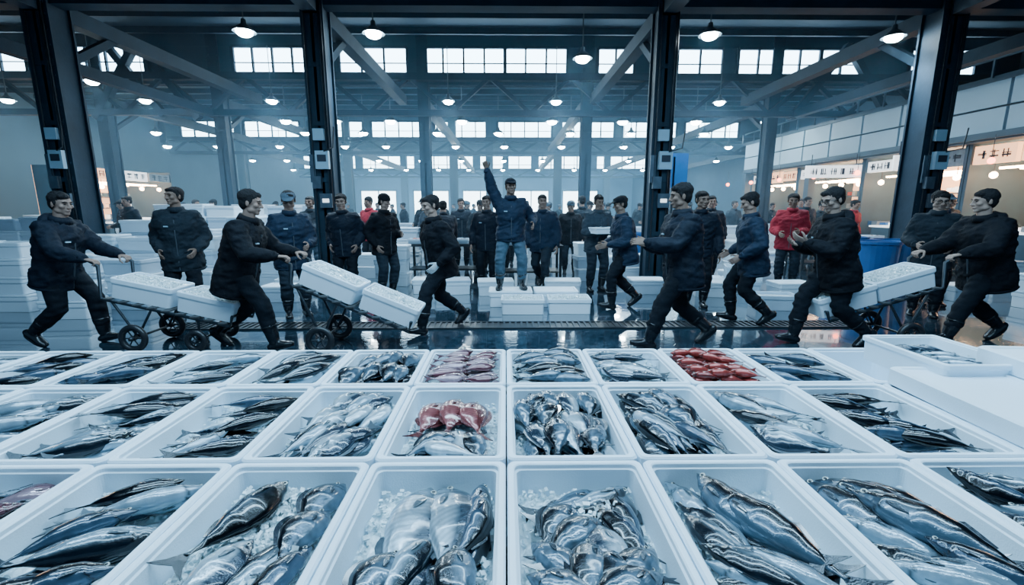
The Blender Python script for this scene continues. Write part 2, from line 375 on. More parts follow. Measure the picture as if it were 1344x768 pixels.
crowd=[person_mesh('crowd_a',vox=.026,hp=6,jk=0),person_mesh('crowd_b',vox=.026,jk=5,cap=True,lh=(-.16,.28,1.0),rh=(.18,.25,1.0),hp=12,seed=4),
  person_mesh('crowd_c',vox=.026,jk=2,tr=2,hy=20,seed=9,pel=(0,0,.90),bulk=1.1,**walk(.2,1)),person_mesh('crowd_d',vox=.026,jk=4,tr=1,lh=(-.1,.3,1.1),seed=2,grey=True),
  person_mesh('crowd_e',vox=.026,jk=3,tr=0,seed=3,hp=10),person_mesh('crowd_f',vox=.026,jk=1,tr=2,seed=13,hp=10,beanie=True,bulk=1.12,hy=-20,capm=m_capl),
  person_mesh('crowd_g',vox=.026,jk=0,tr=0,seed=17,hp=26,lean=24,bulk=1.08,lh=(-.2,.5,.75),rh=(.2,.48,.72))]
CP=[(-1.2,8.85,6,10),(-.6,10.7,1,200),(-1.7,10.7,3,180),(.68,8.8,2,150),(.25,12,0,190),(1.45,10.4,5,170),(1.9,11.5,1,10),(4.35,9.8,0,160),(4.8,11,1,220),(-5.0,12.8,1,200),
    (-9.6,12.0,0,150),(-10.4,12.8,1,120),(-12.3,13.5,3,170),(-7.8,14.5,2,90),(-6.5,15.5,0,180),(-11.5,10.2,0,120),(8.2,12.6,0,180),(8.9,11.8,4,200),(9.3,13.6,1,160),(10,10.4,2,200),(7.4,15,3,190),
    (-3.8,13,2,180),(-2.9,17,0,90),(-.9,17,3,180),(.8,18,1,200),(2.9,14,5,170),(5.6,16.8,2,120),(6.6,19,0,180),(-8.8,18,1,160),(-5.5,20,0,180),(-13,19,2,90),(3.6,21,1,180),(-1.8,22,2,200),(1.8,24,3,90),(9.8,17,0,180),(-3.2,11.0,4,150),(-.1,10.8,1,180),(-1.1,11.4,0,190),(.9,11.2,2,170),(2.3,12.8,1,200),(-2.2,12.6,1,160),(-.35,8.6,0,170),(3.6,8.9,6,190),(-4.0,9.6,3,180)]
for i in range(48):
    CP.append((R.uniform(-11,9.5),R.uniform(12.5,27),R.choice((0,1,2,3,5,6,1)),R.uniform(90,270)))
for x,y,k,hd in CP:
    if any(abs(x-a)<.5 and abs(y-b)<.5 for a,b in PPL) and y>12: continue
    for tx,ty,tw in TB:
        if abs(x-tx)<tw/2+.35 and abs(y-ty)<.75: y=ty+.95 if y>=ty-.3 else ty-1.0
    if any(abs(x-cx_)<.55 and abs(y-16.1)<.5 for cx_ in (-13.2,-9.4,-2.7,2.7,8.9)): y=17.2
    PPL.append((x,y))
    put('shopper',crowd[k],T(x,y,0,hd+R.uniform(-15,15),R.uniform(.95,1.04)))

# ------------------------------------------------------------ styrofoam boxes
def rrect(w,d,r,z,n=5):
    out=[]
    for cx,cy,a0 in ((w/2-r,d/2-r,0),(-w/2+r,d/2-r,90),(-w/2+r,-d/2+r,180),(w/2-r,-d/2+r,270)):
        for i in range(n+1):
            a=math.radians(a0+90*i/n); out.append((cx+r*math.cos(a),cy+r*math.sin(a),z))
    return out
def openbox(w,d,h,t=.034):
    rg=[rrect(w-.05,d-.05,.02,0),rrect(w-.035,d-.035,.025,.004),rrect(w-.022,d-.022,.028,h-.06),rrect(w-.004,d-.004,.03,h-.055),rrect(w,d,.03,h-.045),rrect(w,d,.03,h-.008),rrect(w-.012,d-.012,.028,h),
        rrect(w-2*t+.022,d-2*t+.022,.028,h),rrect(w-2*t+.012,d-2*t+.012,.026,h-.004),rrect(w-2*t+.010,d-2*t+.010,.026,h-.018),rrect(w-2*t-.004,d-2*t-.004,.026,h-.022),rrect(w-2*t-.03,d-2*t-.03,.03,.045),rrect(w-2*t-.06,d-2*t-.06,.02,.032)]
    return loft(rg)
def lid(w,d,z,t=.05):
    rg=[rrect(w-.01,d-.01,.03,z),rrect(w,d,.03,z+.006),rrect(w,d,.03,z+t-.01),rrect(w-.02,d-.02,.028,z+t),rrect(w-.07,d-.07,.02,z+t),rrect(w-.085,d-.085,.02,z+t-.008)]
    return loft(rg)
PW,RZ=.54,.50
rows=[(1.29,.79),(2.085,.79),(2.82,.67)]
me_box=[]
for cy,dp in rows:
    mb=MB(); mb.add(openbox(PW-.006,dp-.008,.28),0); me_box.append(mb.mesh('styrofoam_fish_box',[m_foam]))

# ------------------------------------------------------------ fish
def interp(pts,s):
    for (a,x),(b,y) in zip(pts,pts[1:]):
        if s<=b:
            t=(s-a)/(b-a); t=t*t*(3-2*t)*.4+t*.6; return x+(y-x)*t
    return pts[-1][1]
PR_B=[(0,.03),(.03,.17),(.09,.42),(.17,.71),(.27,.92),(.38,1),(.52,.92),(.66,.64),(.78,.36),(.88,.17),(.95,.13),(1,.20)]
PR_M=[(0,.03),(.04,.20),(.12,.50),(.25,.84),(.42,1),(.6,.84),(.76,.46),(.88,.18),(.95,.10),(1,.14)]
KIND={'mackerel':(.33,.038,.029,PR_M,(.004,.010,.019),(.34,.43,.50),'stripe'),
 'sardine':(.24,.030,.022,PR_M,(.012,.028,.05),(.44,.53,.60),'plain'),
 'bream':(.56,.112,.046,PR_B,(.028,.045,.066),(.34,.41,.46),'scale'),
 'bream_s':(.37,.066,.034,PR_B,(.020,.034,.055),(.42,.50,.55),'plain'),
 'snapper':(.40,.084,.034,PR_B,(.13,.014,.018),(.34,.09,.09),'scale'),
 'pink':(.26,.048,.027,PR_B,(.15,.035,.05),(.40,.25,.29),'soft'),
 'redfish':(.20,.042,.028,PR_B,(.26,.012,.010),(.40,.05,.04),'soft'),
 'rockfish':(.34,.066,.040,PR_B,(.003,.006,.011),(.09,.13,.17),'spot'),
 'bonito':(.54,.070,.054,PR_M,(.0015,.003,.006),(.10,.15,.20),'soft'),
 'bonito_m':(.46,.066,.048,PR_M,(.001,.002,.004),(.03,.05,.07),'soft'),
 'seabass':(.44,.056,.040,PR_M,(.005,.010,.017),(.27,.35,.41),'soft'),
 'darkfish':(.38,.047,.036,PR_M,(.001,.003,.006),(.05,.08,.12),'soft')}
fcache={}
def fish(kind,hi,var):
    key=(kind,hi,var)
    if key in fcache: return fcache[key]
    L,H,Tk,pr,cb,cw,pat=KIND[kind]; nr,ns=(44,26) if hi else (20,14)
    rr=random.Random(len(kind)*13+var); bend=rr.uniform(-.09,.09)*L
    mb=MB(); rings=[];cols=[]
    cb=np.array(cb);cw=np.array(cw); B=pr is PR_B
    for i in range(nr):
        s=(i/(nr-1))**1.15; h=interp(pr,s)*H; t=min(interp(PR_M if B else pr,s),1)*Tk
        if s>.85: t*=.7
        gill=1.0
        if .17<s<.225: gill=1.06
        y=L*(.5-s*.86)
        bx=bend*math.sin(s*math.pi)
        ring=[]
        for j in range(ns):
            a=2*math.pi*j/ns; w=math.cos(a)
            ring.append((bx+h*w+(-.18*H*(1-s)**3 if B else 0),y,t*gill*math.sin(a)*(1-.15*w)))
            k=min(max((w+(.12 if B else .28)+.08*noise.noise(Vector((s*9,a*2,var)))) /.55,0),1); k=k*k*(3-2*k)
            c=cw*(1-k)+cb*k
            if w<-.75: c=c*1.35
            if pat=='stripe' and w>0: c=c*(.5 if math.sin(s*70+w*5)>0.1 else 2.0)
            if pat=='spot': c=c*(1+.8*noise.noise(Vector((s*14,math.sin(a)*3+w*4,var*3))))
            if pat=='soft': c=c*(1+.3*noise.noise(Vector((s*12,w*4,var))))
            if pat=='plain': c=c*(1+.22*noise.noise(Vector((s*16,w*7,var))))
            if pat=='scale' and s>.22: c=c*(1.12 if (i+j)%2 else .80)*(1+.3*noise.noise(Vector((s*10,w*4,var))))
            if hi and abs(w-.20)<.07 and .24<s<.88: c=c*.7
            g=abs(s-(.215-.045*w*w)); 
            if g<.012: c=c*.25
            if s<.06 and abs(w+.25)<.22: c=c*.3
            if s<.19: c=c*.72
            if s>.9: c=c*.6
            cols.append((*np.clip(c,0,1),1))
        rings.append(ring)
    mb.add(loft(rings),0,col=np.array(cols),smooth=True)
    fc=cb*.6+cw*.18
    def fadd(p,c=fc): mb.add(p,0,col=np.tile(np.array([*np.clip(c,0,1),1]),(len(p[0]),1)))
    yt=-L*.36; k=H*(.72 if B else 1.05)
    fadd(poly([(.12*H,yt+.02*L),(.5*k,yt-.07*L),(1.0*k,yt-.14*L),(.55*k,yt-.12*L),(0,yt-.085*L),(-.55*k,yt-.12*L),(-1.0*k,yt-.14*L),(-.5*k,yt-.07*L),(-.12*H,yt+.02*L)],-.0015,.0015))
    up=[];dn=[]
    for q in range(9):
        s=.28+.5*q/8; hh=interp(pr,s)*H; bx=bend*math.sin(s*math.pi); y=L*(.5-s*.86)
        dn.append((bx+hh*.85,y)); e=(.20*H if B else .16*H)*math.sin(math.pi*(q+.6)/9.2)**.6*(1+.15*(q%2)); up.append((bx+hh+e,y-.014*L))
    if not B: up=[(u[0] if not (3<=i<=4) else dn[i][0]+.01*H,u[1]) for i,u in enumerate(up)]
    fadd(poly(up+dn[::-1],-.0012,.0012))
    up=[];dn=[]
    for q in range(5):
        s=.6+.2*q/4; hh=interp(pr,s)*H; bx=bend*math.sin(s*math.pi); y=L*(.5-s*.86)
        dn.append((bx-hh*.8,y)); up.append((bx-hh-.20*H*math.sin(math.pi*(q+.6)/5.2),y-.02*L))
    fadd(poly(up+dn[::-1],-.0012,.0012))
    for sg in (-1,1):
        y0=L*(.5-.235*.86); bx=bend*math.sin(.25*math.pi)
        fadd(tube([(bx-.12*H,y0,sg*Tk*.85),(bx-.20*H,y0-.06*L,sg*Tk*1.04),(bx-.26*H,y0-.12*L,sg*Tk*1.03)],[(.07*H,.0012),(.12*H,.0012),(.05*H,.001)],8,u0=(1,0,0)),cb*.5+cw*.25)
        se=.10 if B else .075; ye=L*(.5-se*.86); te=interp(PR_M if B else pr,se)*Tk; r=.085*H if B else .12*H
        r=max(r,.0045); xe=.14*H+bend*math.sin(se*math.pi)-(.18*H*(1-se)**3 if B else 0)
        mb.add(ell((xe,ye,sg*te*.93),(r*1.35,r*1.35,r*.35),10,6),2,smooth=True)
        mb.add(ell((xe,ye,sg*te*.95),(r*.85,r*.85,r*.48),10,6),1,smooth=True)
    fcache[key]=mb
    return mb
def addfish(dst,src,M):
    A=np.array(M); V=np.vstack(src.V)@A[:3,:3].T+A[:3,3]
    o=dst.n; dst.V.append(V); dst.F+=[tuple(i+o for i in q) for q in src.F]; dst.m+=src.m; dst.s+=src.s; dst.n+=len(V); dst.c.append(np.vstack(src.c))
def icebed(mb,cx,cy,w,d,z,rr,n=(22,30),amp=.018):
    nx,ny=n; V=[];F=[]
    for i in range(nx+1):
        for j in range(ny+1):
            x=cx-w/2+w*i/nx; y=cy-d/2+d*j/ny
            V.append((x,y,z+rr.uniform(-amp,amp)*.6+.02*noise.noise(Vector((x*9,y*9,z)))))
            if i<nx and j<ny: a=i*(ny+1)+j; F.append((a,a+ny+1,a+ny+2,a+1))
    mb.add((np.array(V),F),3)
def chunk(mb,x,y,z,s,rr):
    Mx=Matrix.Translation((x,y,z))@Matrix.Rotation(rr.uniform(0,3),4,Vector((rr.random(),rr.random(),rr.random())))
    mb.add(box((0,0,0),(s*rr.uniform(.8,1.8),s,s*rr.uniform(.5,1.1))),3,M=Mx)
def chunks(mb,cx,cy,w,d,z,rr,n,up=.02,big=1.0):
    for i in range(n): chunk(mb,cx+rr.uniform(-w/2,w/2),cy+rr.uniform(-d/2,d/2),z+rr.uniform(-.004,up),rr.uniform(.006,.015)*big,rr)
def pile(name,cx,cy,dp,kinds,ang,seed,hi=False,rim=RZ,layers=2,head=1,dens=1.0,custom=None,nchunk=140,drop=.125,heap=None,edge=120):
    rr=random.Random(seed); mb=MB(); iw=(PW-.115)/2; idd=(dp-.115)/2; base=rim-drop
    icebed(mb,cx,cy,iw*2+.03,idd*2+.03,base-.004,rr)
    chunks(mb,cx,cy,iw*2,idd*2,base,rr,nchunk)
    for i in range(edge):
        if rr.random()<.5: x=rr.choice((-1,1))*(iw-abs(rr.gauss(0,.02))); y=rr.uniform(-idd,idd)
        else: y=rr.choice((-1,1))*(idd-abs(rr.gauss(0,.025))); x=rr.uniform(-iw,iw)
        chunk(mb,cx+x,cy+y,base+rr.uniform(0,.035),rr.uniform(.007,.015),rr)
    if heap:
        for hx,hy_,hw,hd,hn,hz in heap: chunks(mb,cx+hx,cy+hy_,hw,hd,base+.02,rr,hn,hz,1.1)
    def place(kind,x,y,z,a,roll=0,pitch=0,flip=None):
        L,H,Tk=KIND[kind][:3]
        a_=math.radians(a); ex=(abs(L*.5*math.sin(a_))+abs(H*.9*math.cos(a_)))*.86; ey=(abs(L*.5*math.cos(a_))+abs(H*.9*math.sin(a_)))*.88
        mxx=max(iw-ex,0); mxy=max(idd-ey,0)
        x=min(max(x,-mxx),mxx); y=min(max(y,-mxy),mxy)
        M=Matrix.Translation((cx+x,cy+y,z))@Matrix.Rotation(a_,4,'Z')@Matrix.Rotation(math.radians(pitch),4,'X')@Matrix.Rotation(math.radians(roll),4,'Y')
        if flip if flip is not None else rr.random()<.5: M=M@Matrix.Rotation(math.pi,4,'Y')
        addfish(mb,fish(kind,hi,rr.randint(0,3)),M)
    if custom:
        for c in custom:
            k,x,y,dz,a,ro=c[:6]; place(k,x,y,base+dz,a,ro,rr.uniform(-3,3),c[6] if len(c)>6 else None)
    else:
        for l in range(layers):
            L,H,Tk=KIND[kinds[0]][:3]
            st=2*H*.86/dens; sl=L*.66; ca,sa=abs(math.cos(math.radians(ang))),abs(math.sin(math.radians(ang)))
            sx=st*ca+sl*sa if sa>.5 else st; sy=sl*ca+st*sa
            nx=max(int(round(2*iw/sx)),1); ny=max(int(round(2*idd/sy)),1)
            for j in range(ny):
                for i in range(nx):
                    k=rr.choice(kinds); Tk=KIND[k][2]
                    x=-iw+2*iw*(i+.5)/nx+rr.uniform(-.25,.25)*sx; y=-idd+2*idd*(j+.5)/ny+rr.uniform(-.25,.25)*sy
                    z=base+Tk*.5+l*Tk*1.35+.022*(1-(x/iw)**2)+rr.uniform(0,.012)
                    aa=ang+rr.gauss(0,10)+(180 if (rr.random()>.92)==(head>0) else 0)
                    place(k,x,y,z,aa,rr.choice((-1,1))*rr.uniform(5,25),rr.uniform(-6,6))
    mb.obj(name,[m_fish,m_eye,m_eyew,m_ice],True)
FISHN={'mackerel':'mackerel_pile','sardine':'sardine_pile','bream':'sea_bream_pile','bream_s':'sea_bream_pile','snapper':'red_snapper_pile','pink':'pink_snapper_pile','redfish':'red_rockfish_pile','rockfish':'dark_rockfish_pile','bonito':'bonito_pile','seabass':'sea_bass_pile','darkfish':'dark_fish_pile'}
r3={-5:(['darkfish'],20),-4:(['pink','mackerel'],-60),-3:(['darkfish','seabass','darkfish'],-58),-2:'ice',-1:'bream',0:'rock',1:'bonito',2:'bonito2',3:(['darkfish','seabass'],50),4:(['darkfish'],40)}
cy,dp=rows[0]
for k,sp in r3.items():
    cx=(k+.5)*PW; put('styrofoam_fish_box',me_box[0],T(cx,cy,RZ-.28))
    if sp=='bream':
        c=[('bream_s',.0,-.2,.03,-12,8),('bream_s',.13,-.2,.02,-5,5),('darkfish',.0,.16,.035,-6,35),('darkfish',.18,.0,.04,-8,30),('bream',-.12,.04,.055,-14,6,False),('bream',.065,.06,.06,4,-8,False),('darkfish',.185,.14,.07,-10,20,False),('darkfish',.18,.04,.09,-14,15,False),
           ('seabass',-.02,-.24,.05,-20,10),('rockfish',-.14,-.29,.06,-20,10),('darkfish',-.02,.06,.06,-8,45),('rockfish',.15,-.28,.07,10,10)]
        pile('sea_bream_pile',cx,cy,dp,None,0,31,True,custom=c,nchunk=350,edge=220)
    elif sp=='ice':
        c=[('bonito_m',-.15,.08,.10,-20,10,False),('darkfish',-.14,-.20,.03,-70,10),('darkfish',-.12,-.28,.05,-50,10),('seabass',.04,-.29,.05,-25,15),('rockfish',.19,.18,.055,-8,20),('rockfish',.19,.02,.065,-8,20),('darkfish',.18,-.26,.06,-15,10),('bream_s',-.05,-.29,.08,-20,10)]
        pile('dark_fish_pile',cx,cy,dp,None,0,32,True,custom=c,nchunk=1000,heap=[(.05,.02,.20,.54,1700,.055),(-.1,.26,.2,.15,350,.03),(-.12,-.05,.15,.2,250,.03)],edge=220)
    elif sp=='rock':
        c=[('rockfish',-.12,.24,.035,-70,10),('seabass',.0,.25,.05,-65,10),('rockfish',.17,.22,.03,-20,10),('darkfish',.18,.12,.05,14,20),('darkfish',.18,.0,.07,22,10),('rockfish',-.15,.07,.05,-30,15),('rockfish',-.07,.0,.065,-45,8),('rockfish',.12,-.06,.06,50,10),('bream_s',.05,-.10,.08,10,8),('rockfish',-.14,-.12,.06,30,8),('rockfish',.15,-.18,.075,-30,8),('rockfish',-.1,-.26,.075,60,8),('rockfish',.03,-.28,.085,-60,8),('rockfish',.16,-.28,.075,30,8),('rockfish',-.05,-.16,.085,-12,8)]
        pile('dark_rockfish_pile',cx,cy,dp,None,0,33,True,custom=c,nchunk=400,heap=[(.05,.12,.15,.18,300,.06)],edge=180)
    elif sp=='bonito':
        c=[('seabass',-.18,.15,.04,16,10),('seabass',-.11,.13,.05,14,10),('seabass',-.17,.02,.06,22,10),('seabass',-.09,-.05,.07,28,10),('bonito',.05,.10,.05,16,-25,False),('bonito',.16,.08,.06,22,-30,False),('bonito',.03,.08,.10,20,-30,False),('bonito',.14,-.02,.10,26,-30,False),('seabass',-.12,-.22,.07,60,10),('seabass',-.02,-.26,.07,70,10),('seabass',.1,-.22,.09,50,10),('seabass',-.08,-.2,.09,52,10)]
        pile('bonito_pile',cx,cy,dp,None,0,34,True,custom=c,nchunk=200)
    elif sp=='bonito2':
        c=[('darkfish',-.17,.18,.04,20,-20),('bonito',-.13,.11,.05,18,-30,False),('bonito',-.02,.10,.07,22,-30,False),('bonito',.08,.08,.06,28,-25,False),('bonito',.16,.05,.08,33,-30,False),('seabass',-.15,-.06,.06,35,10),('seabass',-.1,-.16,.07,48,10),('bonito',.04,-.04,.11,30,-30,False),('seabass',-.1,-.26,.08,60,10),('seabass',.04,-.26,.09,65,10),('darkfish',.14,-.2,.11,40,-20)]
        pile('bonito_pile',cx,cy,dp,None,0,35,True,custom=c,nchunk=200)
    else: pile(FISHN[sp[0][0]],cx,cy,dp,sp[0],sp[1],40+k,True,layers=2)
r2={-7:(['darkfish'],-60),-6:(['seabass'],-66),-5:(['mackerel','seabass'],-64),-4:(['mackerel','seabass'],-58),-3:(['darkfish','darkfish','mackerel'],-52),-2:(['bream_s','bream_s','seabass'],-26),-1:'snap',0:(['rockfish','rockfish','bream_s'],5),1:(['rockfish','seabass','darkfish'],28),2:(['seabass','bream_s'],48),3:(['darkfish'],60),4:None,5:None}
cy,dp=rows[1]
for k,sp in r2.items():
    cx=(k+.5)*PW; put('styrofoam_fish_box',me_box[1],T(cx,cy,RZ-.28))
    if sp is None: continue
    if sp=='snap':
        c=[('bream_s',-.1,.2,.02,-30,8),('bream_s',.1,.2,.02,30,8),('snapper',-.15,.07,.07,-14,8,False),('snapper',0,.08,.08,-4,8,False),('snapper',.15,.07,.07,5,8,False),('rockfish',-.15,-.22,.04,-40,10),('bream_s',-.05,-.22,.05,-10,10),('bream_s',.06,-.22,.05,10,10),('rockfish',.15,-.22,.05,20,10),('bream_s',.04,-.28,.07,60,10),('rockfish',-.12,-.29,.07,-50,10)]
        pile('red_snapper_pile',cx,cy,dp,None,0,60,True,custom=c)
    else: pile(FISHN[sp[0][0]],cx,cy,dp,sp[0],sp[1],70+k,True,layers=2)
r1={-8:'darkfish',-7:'mackerel',-6:'darkfish',-5:'darkfish',-4:'mackerel',-3:'seabass',-2:'rockfish',-1:'pink',0:'rockfish',1:'bream_s',2:'redfish',3:'darkfish',4:None,5:'darkfish',6:'darkfish',7:'seabass'}
an={-1:-80,0:-85,-2:-15,-3:-40,1:70,2:60,3:45}
cy,dp=rows[2]
for k,sp in r1.items():
    cx=(k+.5)*PW
    put('styrofoam_fish_box',me_box[2],T(cx,cy,RZ-.28))
    if sp: pile(FISHN[sp],cx,cy,dp,[sp],an.get(k,-55 if k<0 else 55),100+k,False,layers=3 if sp in ('pink','redfish') else 2,drop=.11,edge=80,nchunk=80)
put('styrofoam_fish_box',me_box[2],T(2.62,2.62,RZ+.002,0,.92)@Matrix.Diagonal((1,1,.62,1)))
pile('sardine_pile',2.62,2.62,.56,['sardine'],60,222,False,rim=RZ+.135,layers=1,drop=.06,edge=30)
mb=MB(); mb.add(lid(.56,.80,0,.10)); me_lid=mb.mesh('styrofoam_box_lid',[m_foam])
put('styrofoam_box_lid',me_lid,T(4.5*PW+.03,2.07,RZ+.003,-2))
put('styrofoam_box_lid',me_lid,T(5.5*PW+.09,2.10,RZ+.003,1.5))
put('styrofoam_box_lid',me_lid,T(4.9*PW+.35,2.12,RZ+.106,-5))
mb=MB(); 
for i in range(11): mb.add(box((0,.98+i*.215,.205),(8.9,.16,.03)))
for x in np.arange(-4.3,4.4,.86): mb.add(box((x,2.05,.10),(.10,2.3,.18)))
mb.add(box((0,3.20,.11),(8.9,.02,.22)))
mb.obj('low_display_platform',[m_wood])

# ------------------------------------------------------------ floor & drain
def floor_mat():
    m=bpy.data.materials.new('wet_concrete'); m.use_nodes=True; N=m.node_tree.nodes;L=m.node_tree.links;b=N['Principled BSDF']
    tc=N.new('ShaderNodeTexCoord')
    n=N.new('ShaderNodeTexNoise'); n.inputs['Scale'].default_value=.9; n.inputs['Detail'].default_value=8; n.inputs['Roughness'].default_value=.65
    L.new(tc.outputs['Object'],n.inputs['Vector'])
    n2=N.new('ShaderNodeTexNoise'); n2.inputs['Scale'].default_value=14; n2.inputs['Detail'].default_value=6
    L.new(tc.outputs['Object'],n2.inputs['Vector'])
    cr=N.new('ShaderNodeValToRGB'); cr.color_ramp.elements[0].position=.38; cr.color_ramp.elements[0].color=(.006,.015,.025,1); cr.color_ramp.elements[1].position=.66; cr.color_ramp.elements[1].color=(.040,.074,.108,1)
    mm=N.new('ShaderNodeMath'); mm.operation='MULTIPLY_ADD'; mm.inputs[1].default_value=.5; L.new(n2.outputs['Fac'],mm.inputs[0])
    m3=N.new('ShaderNodeMath'); m3.operation='MULTIPLY'; m3.inputs[1].default_value=.5; L.new(n.outputs['Fac'],m3.inputs[0]); L.new(m3.outputs[0],mm.inputs[2])
    L.new(mm.outputs[0],cr.inputs[0]); L.new(cr.outputs[0],b.inputs['Base Color'])
    mr=N.new('ShaderNodeMapRange'); mr.inputs['From Min'].default_value=.47; mr.inputs['From Max'].default_value=.64; mr.inputs['To Min'].default_value=.03; mr.inputs['To Max'].default_value=.18
    L.new(n.outputs['Fac'],mr.inputs[0]); L.new(mr.outputs[0],b.inputs['Roughness'])
    b.inputs['Coat Weight'].default_value=1.0; b.inputs['Coat Roughness'].default_value=.03; b.inputs['Specular IOR Level'].default_value=.7
    bp=N.new('ShaderNodeBump'); bp.inputs['Strength'].default_value=.3; bp.inputs['Distance'].default_value=.006; L.new(n2.outputs['Fac'],bp.inputs['Height']); L.new(bp.outputs[0],b.inputs['Normal'])
    return m
m_floor=floor_mat()
mb=MB(); mb.add(box((0,28,-.1),(60,72,.2))); mb.obj('floor',[m_floor])
mb=MB(); mb.add(box((.2,5.70,.003),(8.8,.30,.006)),1)
for i in range(118): mb.add(box((-4.15+i*.075,5.70,.012),(.026,.27,.014)),0)
for y in (5.545,5.855): mb.add(box((.2,y,.010),(8.8,.03,.022)),0)
mb.obj('trench_drain_grate',[m_metald,m_rub])

# ------------------------------------------------------------ hand carts
meb=MB(); meb.add(openbox(.62,.42,.22,.03)); rr=random.Random(5)
icebed(meb,0,0,.55,.35,.195,rr,(14,10),.016); meb.m=[1 if q==3 else 0 for q in meb.m]
for i in range(160):
    s=rr.uniform(.008,.022); meb.add(box((0,0,0),(s*1.5,s,s)),1,M=Matrix.Translation((rr.uniform(-.26,.26),rr.uniform(-.16,.16),.20+rr.uniform(0,.02)))@Matrix.Rotation(rr.uniform(0,3),4,Vector((rr.random(),rr.random(),1))))
BOXICE=meb.mesh('styrofoam_box',[m_foam,m_ice])
put('styrofoam_tray',BOXICE,T(1.71,7.84,1.06,15,.85)@Matrix.Diagonal((1,.9,.55,1)))
def cart(sg,xg,zg,y,xb,zb,xt,zt,xw,wr,x2=None):
    mb=MB()
    for s in (-1,1):
        Y=y+s*.22
        mb.add(tube([(xg-sg*.08,Y,zg+.01),(xg+sg*.05,Y,zg),(xg+sg*.16,Y,zg-.07),(xb,Y,zb),(xt,Y,zt),(xt+sg*.03,Y,zt+.10)],[.018]*6,8),0,smooth=True)
        mb.add(tube([(xg-sg*.09,Y,zg+.01),(xg+sg*.05,Y,zg)],[.022,.022],8),1,smooth=True)
        for dx in (-.22,.18):
            tt=(xw+dx-xb)/(xt-xb); tt=min(max(tt,0.02),.98)
            mb.add(tube([(xw,Y,wr),(xb+(xt-xb)*tt,Y,zb+(zt-zb)*tt)],[.013,.013],8),0,smooth=True)
        ws=[(xw,wr)]+([(x2,wr*.8)] if x2 else [])
        for wx,r in ws:
            yw=y+s*.285
            mb.add(torus((wx,yw,r),r-.030,.030,'Y',28,10),1,smooth=True)
            mb.add(torus((wx,yw,r),r-.058,.010,'Y',24,6),0,smooth=True)
            mb.add(tube([(wx,yw-.03,r),(wx,yw+.03,r)],[.026,.026],10),0,smooth=True)
            for a in range(6):
                a=a*math.pi/3; mb.add(tube([(wx,yw,r),(wx+(r-.055)*math.cos(a),yw,r+(r-.055)*math.sin(a))],[.007,.007],6),0)
    mb.add(tube([(xw,y-.31,wr),(xw,y+.31,wr)],[.013,.013],8),0,smooth=True)
    if x2:
        mb.add(tube([(x2,y-.31,wr*.8),(x2,y+.31,wr*.8)],[.013,.013],8),0)
        t=(x2-xb)/(xt-xb)
        for s in (-1,1): mb.add(tube([(x2,y+s*.22,wr*.8),(x2,y+s*.22,zb+(zt-zb)*t)],[.013,.013],8),0)
    for i in range(9):
        t=(i+.5)/9; mb.add(bar((xb+(xt-xb)*t,y-.24,zb+(zt-zb)*t+.018),(xb+(xt-xb)*t,y+.24,zb+(zt-zb)*t+.018),.085,.016),2)
    mb.add(tube([(xt+sg*.03,y-.22,zt+.10),(xt+sg*.03,y+.22,zt+.10)],[.013,.013],8),0)
    mb.obj('hand_cart',[m_metald,m_rub,m_wood])
    sl=math.atan2(zt-zb,xt-xb); 
    ang=sl if sg>0 else sl-math.pi
    n=Vector((-math.sin(sl),0,math.cos(sl))); 
    if n.z<0: n=-n
    for i,(t,me) in enumerate(((.27,BOXICE),(.78,BOXICE))):
        p=Vector((xb+(xt-xb)*t,y,zb+(zt-zb)*t))+n*.028
        M=Matrix.Translation(p)@Matrix.Rotation(-ang,4,'Y')@Matrix.Rotation(math.radians(R.uniform(-3,3)),4,'Z')
        put('styrofoam_box',me,M)
cart(1,-4.36,.975,4.95,-4.22,.56,-2.92,.26,-3.90,.15,-3.25)
cart(1,-2.34,1.00,4.85,-2.20,.72,-1.02,.22,-1.92,.15)
cart(-1,4.76,1.00,4.92,4.62,.66,3.45,.30,4.30,.15)

# ------------------------------------------------------------ loose boxes on the floor
COLS=[(-8.15,9),(-3.4,9),(2.9,9),(8.0,9)]
TUBS=[(6.55,8.0),(7.15,8.35),(6.9,9.2),(2.95,10.8)]
def stack(x,y,n,cols=1,rowsn=1,rz=0,dx=.65,dy=.46,seed=0):
    rr=random.Random(seed+int(x*10)+int(y*7)); mb=MB(); cnt=0; ca,sa=math.cos(math.radians(rz)),math.sin(math.radians(rz))
    for c in range(cols):
        for r_ in range(rowsn):
            lx=(c-(cols-1)/2)*dx; ly=(r_-(rowsn-1)/2)*dy; wx=x+lx*ca-ly*sa; wy=y+lx*sa+ly*ca
            if any(abs(wx-a)<.55 and abs(wy-b)<.46 for a,b in PPL+COLS): continue
            if any(abs(wx-a)<.70 and abs(wy-b)<.6 for a,b in TUBS): continue
            if any(abs(wx-a)<tw/2+.33 and abs(wy-b)<.62 for a,b,tw in TB): continue
            k=n if rr.random()<.6 else max(1,n-1)
            for l in range(k):
                cnt+=1
                M=T(lx+rr.uniform(-.02,.02),ly+rr.uniform(-.01,.01),l*.262,rr.uniform(-3,3))
                op=(l==k-1 and rr.random()<.45)
                mb.add(openbox(.62,.42,.22,.03),1 if rr.random()<.25 else 0,M=M)
                if not op: mb.add(lid(.63,.43,.222,.038),1 if rr.random()<.2 else 0,M=M)
                else: mb.add(box((0,0,.16),(.54,.34,.04)),2,M=M)
    if cnt: mb.obj('styrofoam_box_stack' if cnt>1 else 'styrofoam_box',[m_foam,m_foam2,m_ice],M=T(x,y,0,rz))
for x,y in ((.24,6.50),(.91,6.52)): put('styrofoam_box',BOXICE,T(x,y,0.0,R.uniform(-2,2)))
mt=MB(); mt.add(openbox(.66,.45,.215,.03)); mt.add(lid(.67,.46,.212,.036)); MBX=mt.mesh('styrofoam_box',[m_foam])
